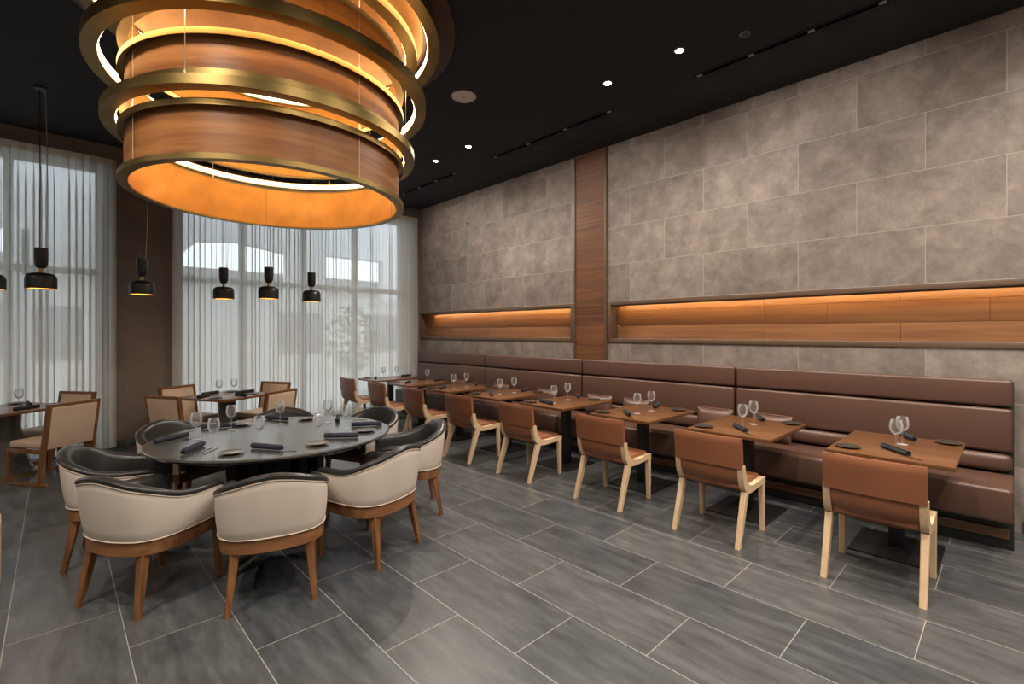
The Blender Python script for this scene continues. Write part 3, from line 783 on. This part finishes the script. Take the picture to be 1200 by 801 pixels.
# wooden apron with front rail
loopp = [PATH[i] - nrm(i) * .006 for i in range(73)] + [Vector((.285, y, 0)) for y in (-.12, 0, .12)]
rings = []; m = len(loopp)
for i in range(m):
    d = (loopp[(i + 1) % m] - loopp[i - 1]); n = Vector((d.y, -d.x, 0)).normalized()
    if n.dot(loopp[i] - Vector((.03, 0, 0))) < 0: n = -n
    rings.append([loopp[i] + n * o + Vector((0, 0, z)) for o, z in ((0, .335), (0, .411), (-.026, .411), (-.026, .335))])
b = bm_new(); loft(b, rings, loop=True); obj('apron', b, 'walnut_rail', ac, 40)
for s in (-1, 1):
    b = bm_new(); taper_leg(b, (.245, s * .236, .405), (.262, s * .245, 0), (.048, .046), (.028, .028)); obj('leg', b, 'walnut', ac)
    b = bm_new(); taper_leg(b, (-.180, s * .188, .405), (-.248, s * .226, 0), (.056, .056), (.030, .030)); obj('leg', b, 'walnut', ac)
AK = Kind(ac)
seats = {'A': (211.0, 1.055, 'front left'), 'B': (251.5, 1.085, 'front middle'), 'C': (290.8, 1.02, 'front right'), 'D': (335.0, 1.08, 'right end'),
         'E': (23.0, 1.06, 'back right'), 'F': (69.5, 1.0, 'back middle'), 'G': (118.0, 1.05, 'back left'), 'H': (164.5, 1.03, 'left end')}
alab = {'A': 'cream armchair with black rim at front left of the round table, side on', 'B': 'cream armchair seen squarely from behind, at front middle of the round table',
        'C': 'cream armchair at front right of the round table, beside the open floor', 'D': 'armchair at the right end of the round table, black leather inside showing',
        'E': 'armchair at back right of the round table, nearest the cognac chairs', 'F': 'armchair at the back middle of the round table, only its dark back top showing',
        'G': 'armchair at back left of the round table, in front of the dark pier', 'H': 'armchair at the left end of the round table, black interior facing the table'}
for k, (a, r, p) in seats.items():
    an = math.radians(a); AK.put((RX + r * math.cos(an), RY + r * math.sin(an), 0), an + PI, alab[k])

TR = .7506
for x, y, p in [(.80, 4.43, 'left end'), (.84, 4.05, 'front left'), (1.11, 3.92, 'front middle'), (1.48, 3.73, 'front right'), (1.84, 4.03, 'right end'), (1.84, 4.42, 'back right'), (1.49, 4.64, 'back middle'), (1.10, 4.67, 'back left')]:
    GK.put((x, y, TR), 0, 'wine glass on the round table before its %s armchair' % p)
for (xa, ya), (xb, yb), p in [((.52, 4.46), (.79, 4.60), 'left end'), ((.63, 3.93), (.79, 4.14), 'front left'), ((1.03, 3.82), (1.17, 3.58), 'front middle'), ((1.54, 3.79), (1.76, 3.61), 'front right'),
                              ((1.93, 4.07), (2.12, 3.95), 'right end'), ((1.90, 4.35), (2.00, 4.56), 'back right'), ((1.48, 5.00), (1.60, 4.76), 'back middle'), ((.94, 4.88), (1.14, 4.78), 'back left')]:
    NVK.put(((xa + xb) / 2, (ya + yb) / 2, TR), math.atan2(yb - ya, xb - xa), 'navy rolled napkin on the round table before its %s armchair' % p)
for x, y, p in [(.88, 3.74, 'front left'), (1.42, 3.60, 'front right'), (1.91, 3.80, 'right end'), (2.06, 4.22, 'back right'), (1.76, 4.72, 'back middle'), (1.22, 4.84, 'back left')]:
    PLK.put((x, y, TR), 0, 'small rimmed plate on the round table before its %s armchair' % p)
FK.put((.70, 4.46, TR), math.radians(28), 'fork beside the navy napkin at the left end of the round table')
FK.put((.765, 3.965, TR), math.radians(54), 'fork beside the navy napkin at the front left of the round table')
KK.put((.805, 3.945, TR), math.radians(50), 'knife beside the navy napkin at the front left of the round table')
BFK.put((1.195, 3.52, TR), math.radians(-40), 'small dark knife past the napkin at front middle of the round table')

# ------------------------------------------------------------------ window tables and chairs
wt = thing('window_table', '', 'table', (0, 0, 0), 0, 'square tables before the curtains')
b = bm_new(); box(b, -.42, .42, -.42, .42, .722, .750, .004); obj('tabletop', b, 'table_wood', wt)
b = bm_new(); lathe(b, [(0, .722), (.15, .722), (.115, .70), (.105, .55), (.135, .32), (.185, .12), (.215, .042), (0, .042)], 12); obj('pedestal', b, 'black_wood', wt, 20)
b = bm_new(); lathe(b, [(0, .046), (.226, .046), (.230, .042), (.230, 0), (0, 0)], 40); obj('brass_foot_ring', b, 'brass', wt)
WK = Kind(wt)
T1, R1, T2, R2 = (-.38, 7.70), 37, (1.67, 7.32), 30
WK.put((T1[0], T1[1], 0), math.radians(R1), 'square dark table before the left curtain, cut by the left edge')
WK.put((T2[0], T2[1], 0), math.radians(R2), 'square dark table before the right curtain, behind the round table')

wc = thing('lounge_chair', '', 'chair', (0, 0, 0), 0, 'sand leather chairs with walnut frames before the windows')
for s in (-1, 1):
    y0, y1 = s * .232, s * .262
    b = bm_new(); prism(b, [(-.185, .022), (-.135, .022), (-.262, .845), (-.302, .845)], 'y', y0, y1); obj('back_post', b, 'walnut', wc)
    b = bm_new(); prism(b, [(.215, .022), (.255, .022), (.255, .375), (.215, .375)], 'y', y0, y1); obj('leg', b, 'walnut', wc)
    b = bm_new(); box(b, -.26, .262, min(y0, y1), max(y0, y1), 0, .026, .003); obj('runner', b, 'walnut_rail', wc)
    b = bm_new(); box(b, -.20, .255, min(y0, y1) + .002, max(y0, y1) - .002, .335, .377, .003); obj('side_rail', b, 'walnut_rail', wc)
b = bm_new(); box(b, .225, .254, -.233, .233, .337, .376, .003); obj('front_rail', b, 'walnut_rail', wc)
b = bm_new(); prism(b, [(-.262, .845), (-.302, .845), (-.297, .815), (-.258, .815)], 'y', -.233, .233); obj('top_rail', b, 'walnut_rail', wc)
b = bm_new(); box(b, -.215, .255, -.230, .230, .376, .452, .024, 3); obj('seat', b, 'cream_seat', wc, 50)
t_ = bmesh.new(); b = bm_new(); box(b, -.024, .020, -.230, .230, 0, .445, .010, 2)
bmesh.ops.rotate(b, verts=b.verts, matrix=Matrix.Rotation(-.152, 3, 'Y')); bmesh.ops.translate(b, verts=b.verts, vec=(-.212, 0, .374)); obj('back_panel', b, 'cream_seat', wc, 50); t_.free()
LK = Kind(wc)
def wchair(T, deg, dist, label):
    a = math.radians(deg); LK.put((T[0] + dist * math.cos(a), T[1] + dist * math.sin(a), 0), a + PI, label)
wchair(T1, R1 - 90, .60, 'sand leather walnut framed chair in full side view, near side of left window table')
wchair((T1[0] - .10, T1[1] - .02), R1, .58, 'sand leather chair against the left curtain, right of the left window table')
wchair(T2, R2 - 90, .62, 'sand leather chair at the right window table, near side, right of two')
wchair(T2, R2 + 180, .60, 'sand leather chair at the right window table, near side, beside the pier')
wchair(T2, R2 + 90, .60, 'sand leather chair at the right window table, curtain side, near the pier')
wchair(T2, R2, .60, 'sand leather chair at the right window table, curtain side, right of two')
def on(T, R, dx, dy):
    a = math.radians(R); return (T[0] + dx * math.cos(a) - dy * math.sin(a), T[1] + dx * math.sin(a) + dy * math.cos(a), TZ)
def wset(T, R, nm, g, n, p):
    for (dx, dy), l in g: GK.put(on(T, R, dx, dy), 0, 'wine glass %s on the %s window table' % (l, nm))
    for (dx, dy, a), l in n: NCK.put(on(T, R, dx, dy), math.radians(R + a), 'dark rolled napkin at the %s side of the %s window table' % (l, nm))
    for (dx, dy), l in p: PDK.put(on(T, R, dx, dy), 0, 'dark side plate at the %s side of the %s window table' % (l, nm))
wset(T2, R2, 'right', [((-.08, .04), 'nearer the pier'), ((.10, -.02), 'nearer the banquette')],
     [((-.02, -.26, 75), 'near'), ((-.26, .10, 20), 'pier'), ((.26, -.05, -10), 'banquette'), ((.0, .28, 0), 'curtain')],
     [((-.30, -.14), 'near pier'), ((.15, -.28), 'near right'), ((.30, .24), 'far right')])
wset(T1, R1, 'left', [((.06, -.06), 'nearest the camera'), ((-.12, .04), 'half hidden behind the first')],
     [((.24, .06, 60), 'right'), ((-.02, -.28, 5), 'near')], [((.30, -.22), 'near right'), ((.28, .30), 'far right')])

# ------------------------------------------------------------------ unseen downlights supposed in the room, the last few added to brighten chair backs
k = 0
for x, y in [(4.14, -.20), (4.14, -1.0), (1.4, -.5), (1.4, -2.6), (-1.6, -.5), (-1.6, 2.4), (-3.2, 5.0), (3.0, -3.0), (-3.2, -3), (.9, .9), (2.5, .9), (2.7, -.9), (-.6, 2.6)]:
    o = downlight(k, x, y, 'recessed downlight out of view at %.1f by %.1f metres' % (x, y)); o['label'] = ['recessed downlight over the near end of the banquette, out of view', 'recessed downlight past the near end of the banquette, out of view',
        'recessed downlight above the camera, out of view', 'recessed downlight behind the camera, out of view', 'recessed downlight left of the camera, out of view', 'recessed downlight left of the round table, out of view',
        'recessed downlight near the left wall, out of view', 'recessed downlight at the back right of the room, out of view', 'recessed downlight at the back left of the room, out of view',
        'added fill downlight just ahead of the camera, out of view', 'added fill downlight over the open floor, out of view', 'added fill downlight right of the camera, out of view', 'added fill downlight ahead on the left, out of view'][k]; k += 1

# ------------------------------------------------------------------ daylight and camera
w = bpy.data.worlds.new('overcast_sky'); SC.world = w; w.use_nodes = True
bg = w.node_tree.nodes['Background']; bg.inputs['Color'].default_value = (.88, .94, 1.0, 1); bg.inputs['Strength'].default_value = 2.1

cam = bpy.data.cameras.new('camera'); co = bpy.data.objects.new('camera', cam); COL.objects.link(co)
cam.sensor_width = 36.0; cam.lens = 560.0 / 1200.0 * 36.0; cam.shift_y = -(400.5 - 390.0) / 1200.0
cam.clip_start = .05; cam.clip_end = 200
co.location = (0, 0, 1.585); co.rotation_euler = (PI / 2, 0, -math.atan2(535, 560))
SC.camera = co
vs = SC.view_settings
SC.display_settings.display_device = 'sRGB'; vs.view_transform = 'Standard'; vs.look = 'None'; vs.exposure = 1.0; vs.gamma = 1.0; vs.use_curve_mapping = False
cy = SC.cycles
cy.use_denoising = True; cy.max_bounces = 10; cy.diffuse_bounces = 5; cy.glossy_bounces = 4; cy.transmission_bounces = 6; cy.transparent_max_bounces = 24
cy.caustics_reflective = False; cy.caustics_refractive = False; cy.sample_clamp_indirect = 6.0; cy.use_light_tree = True
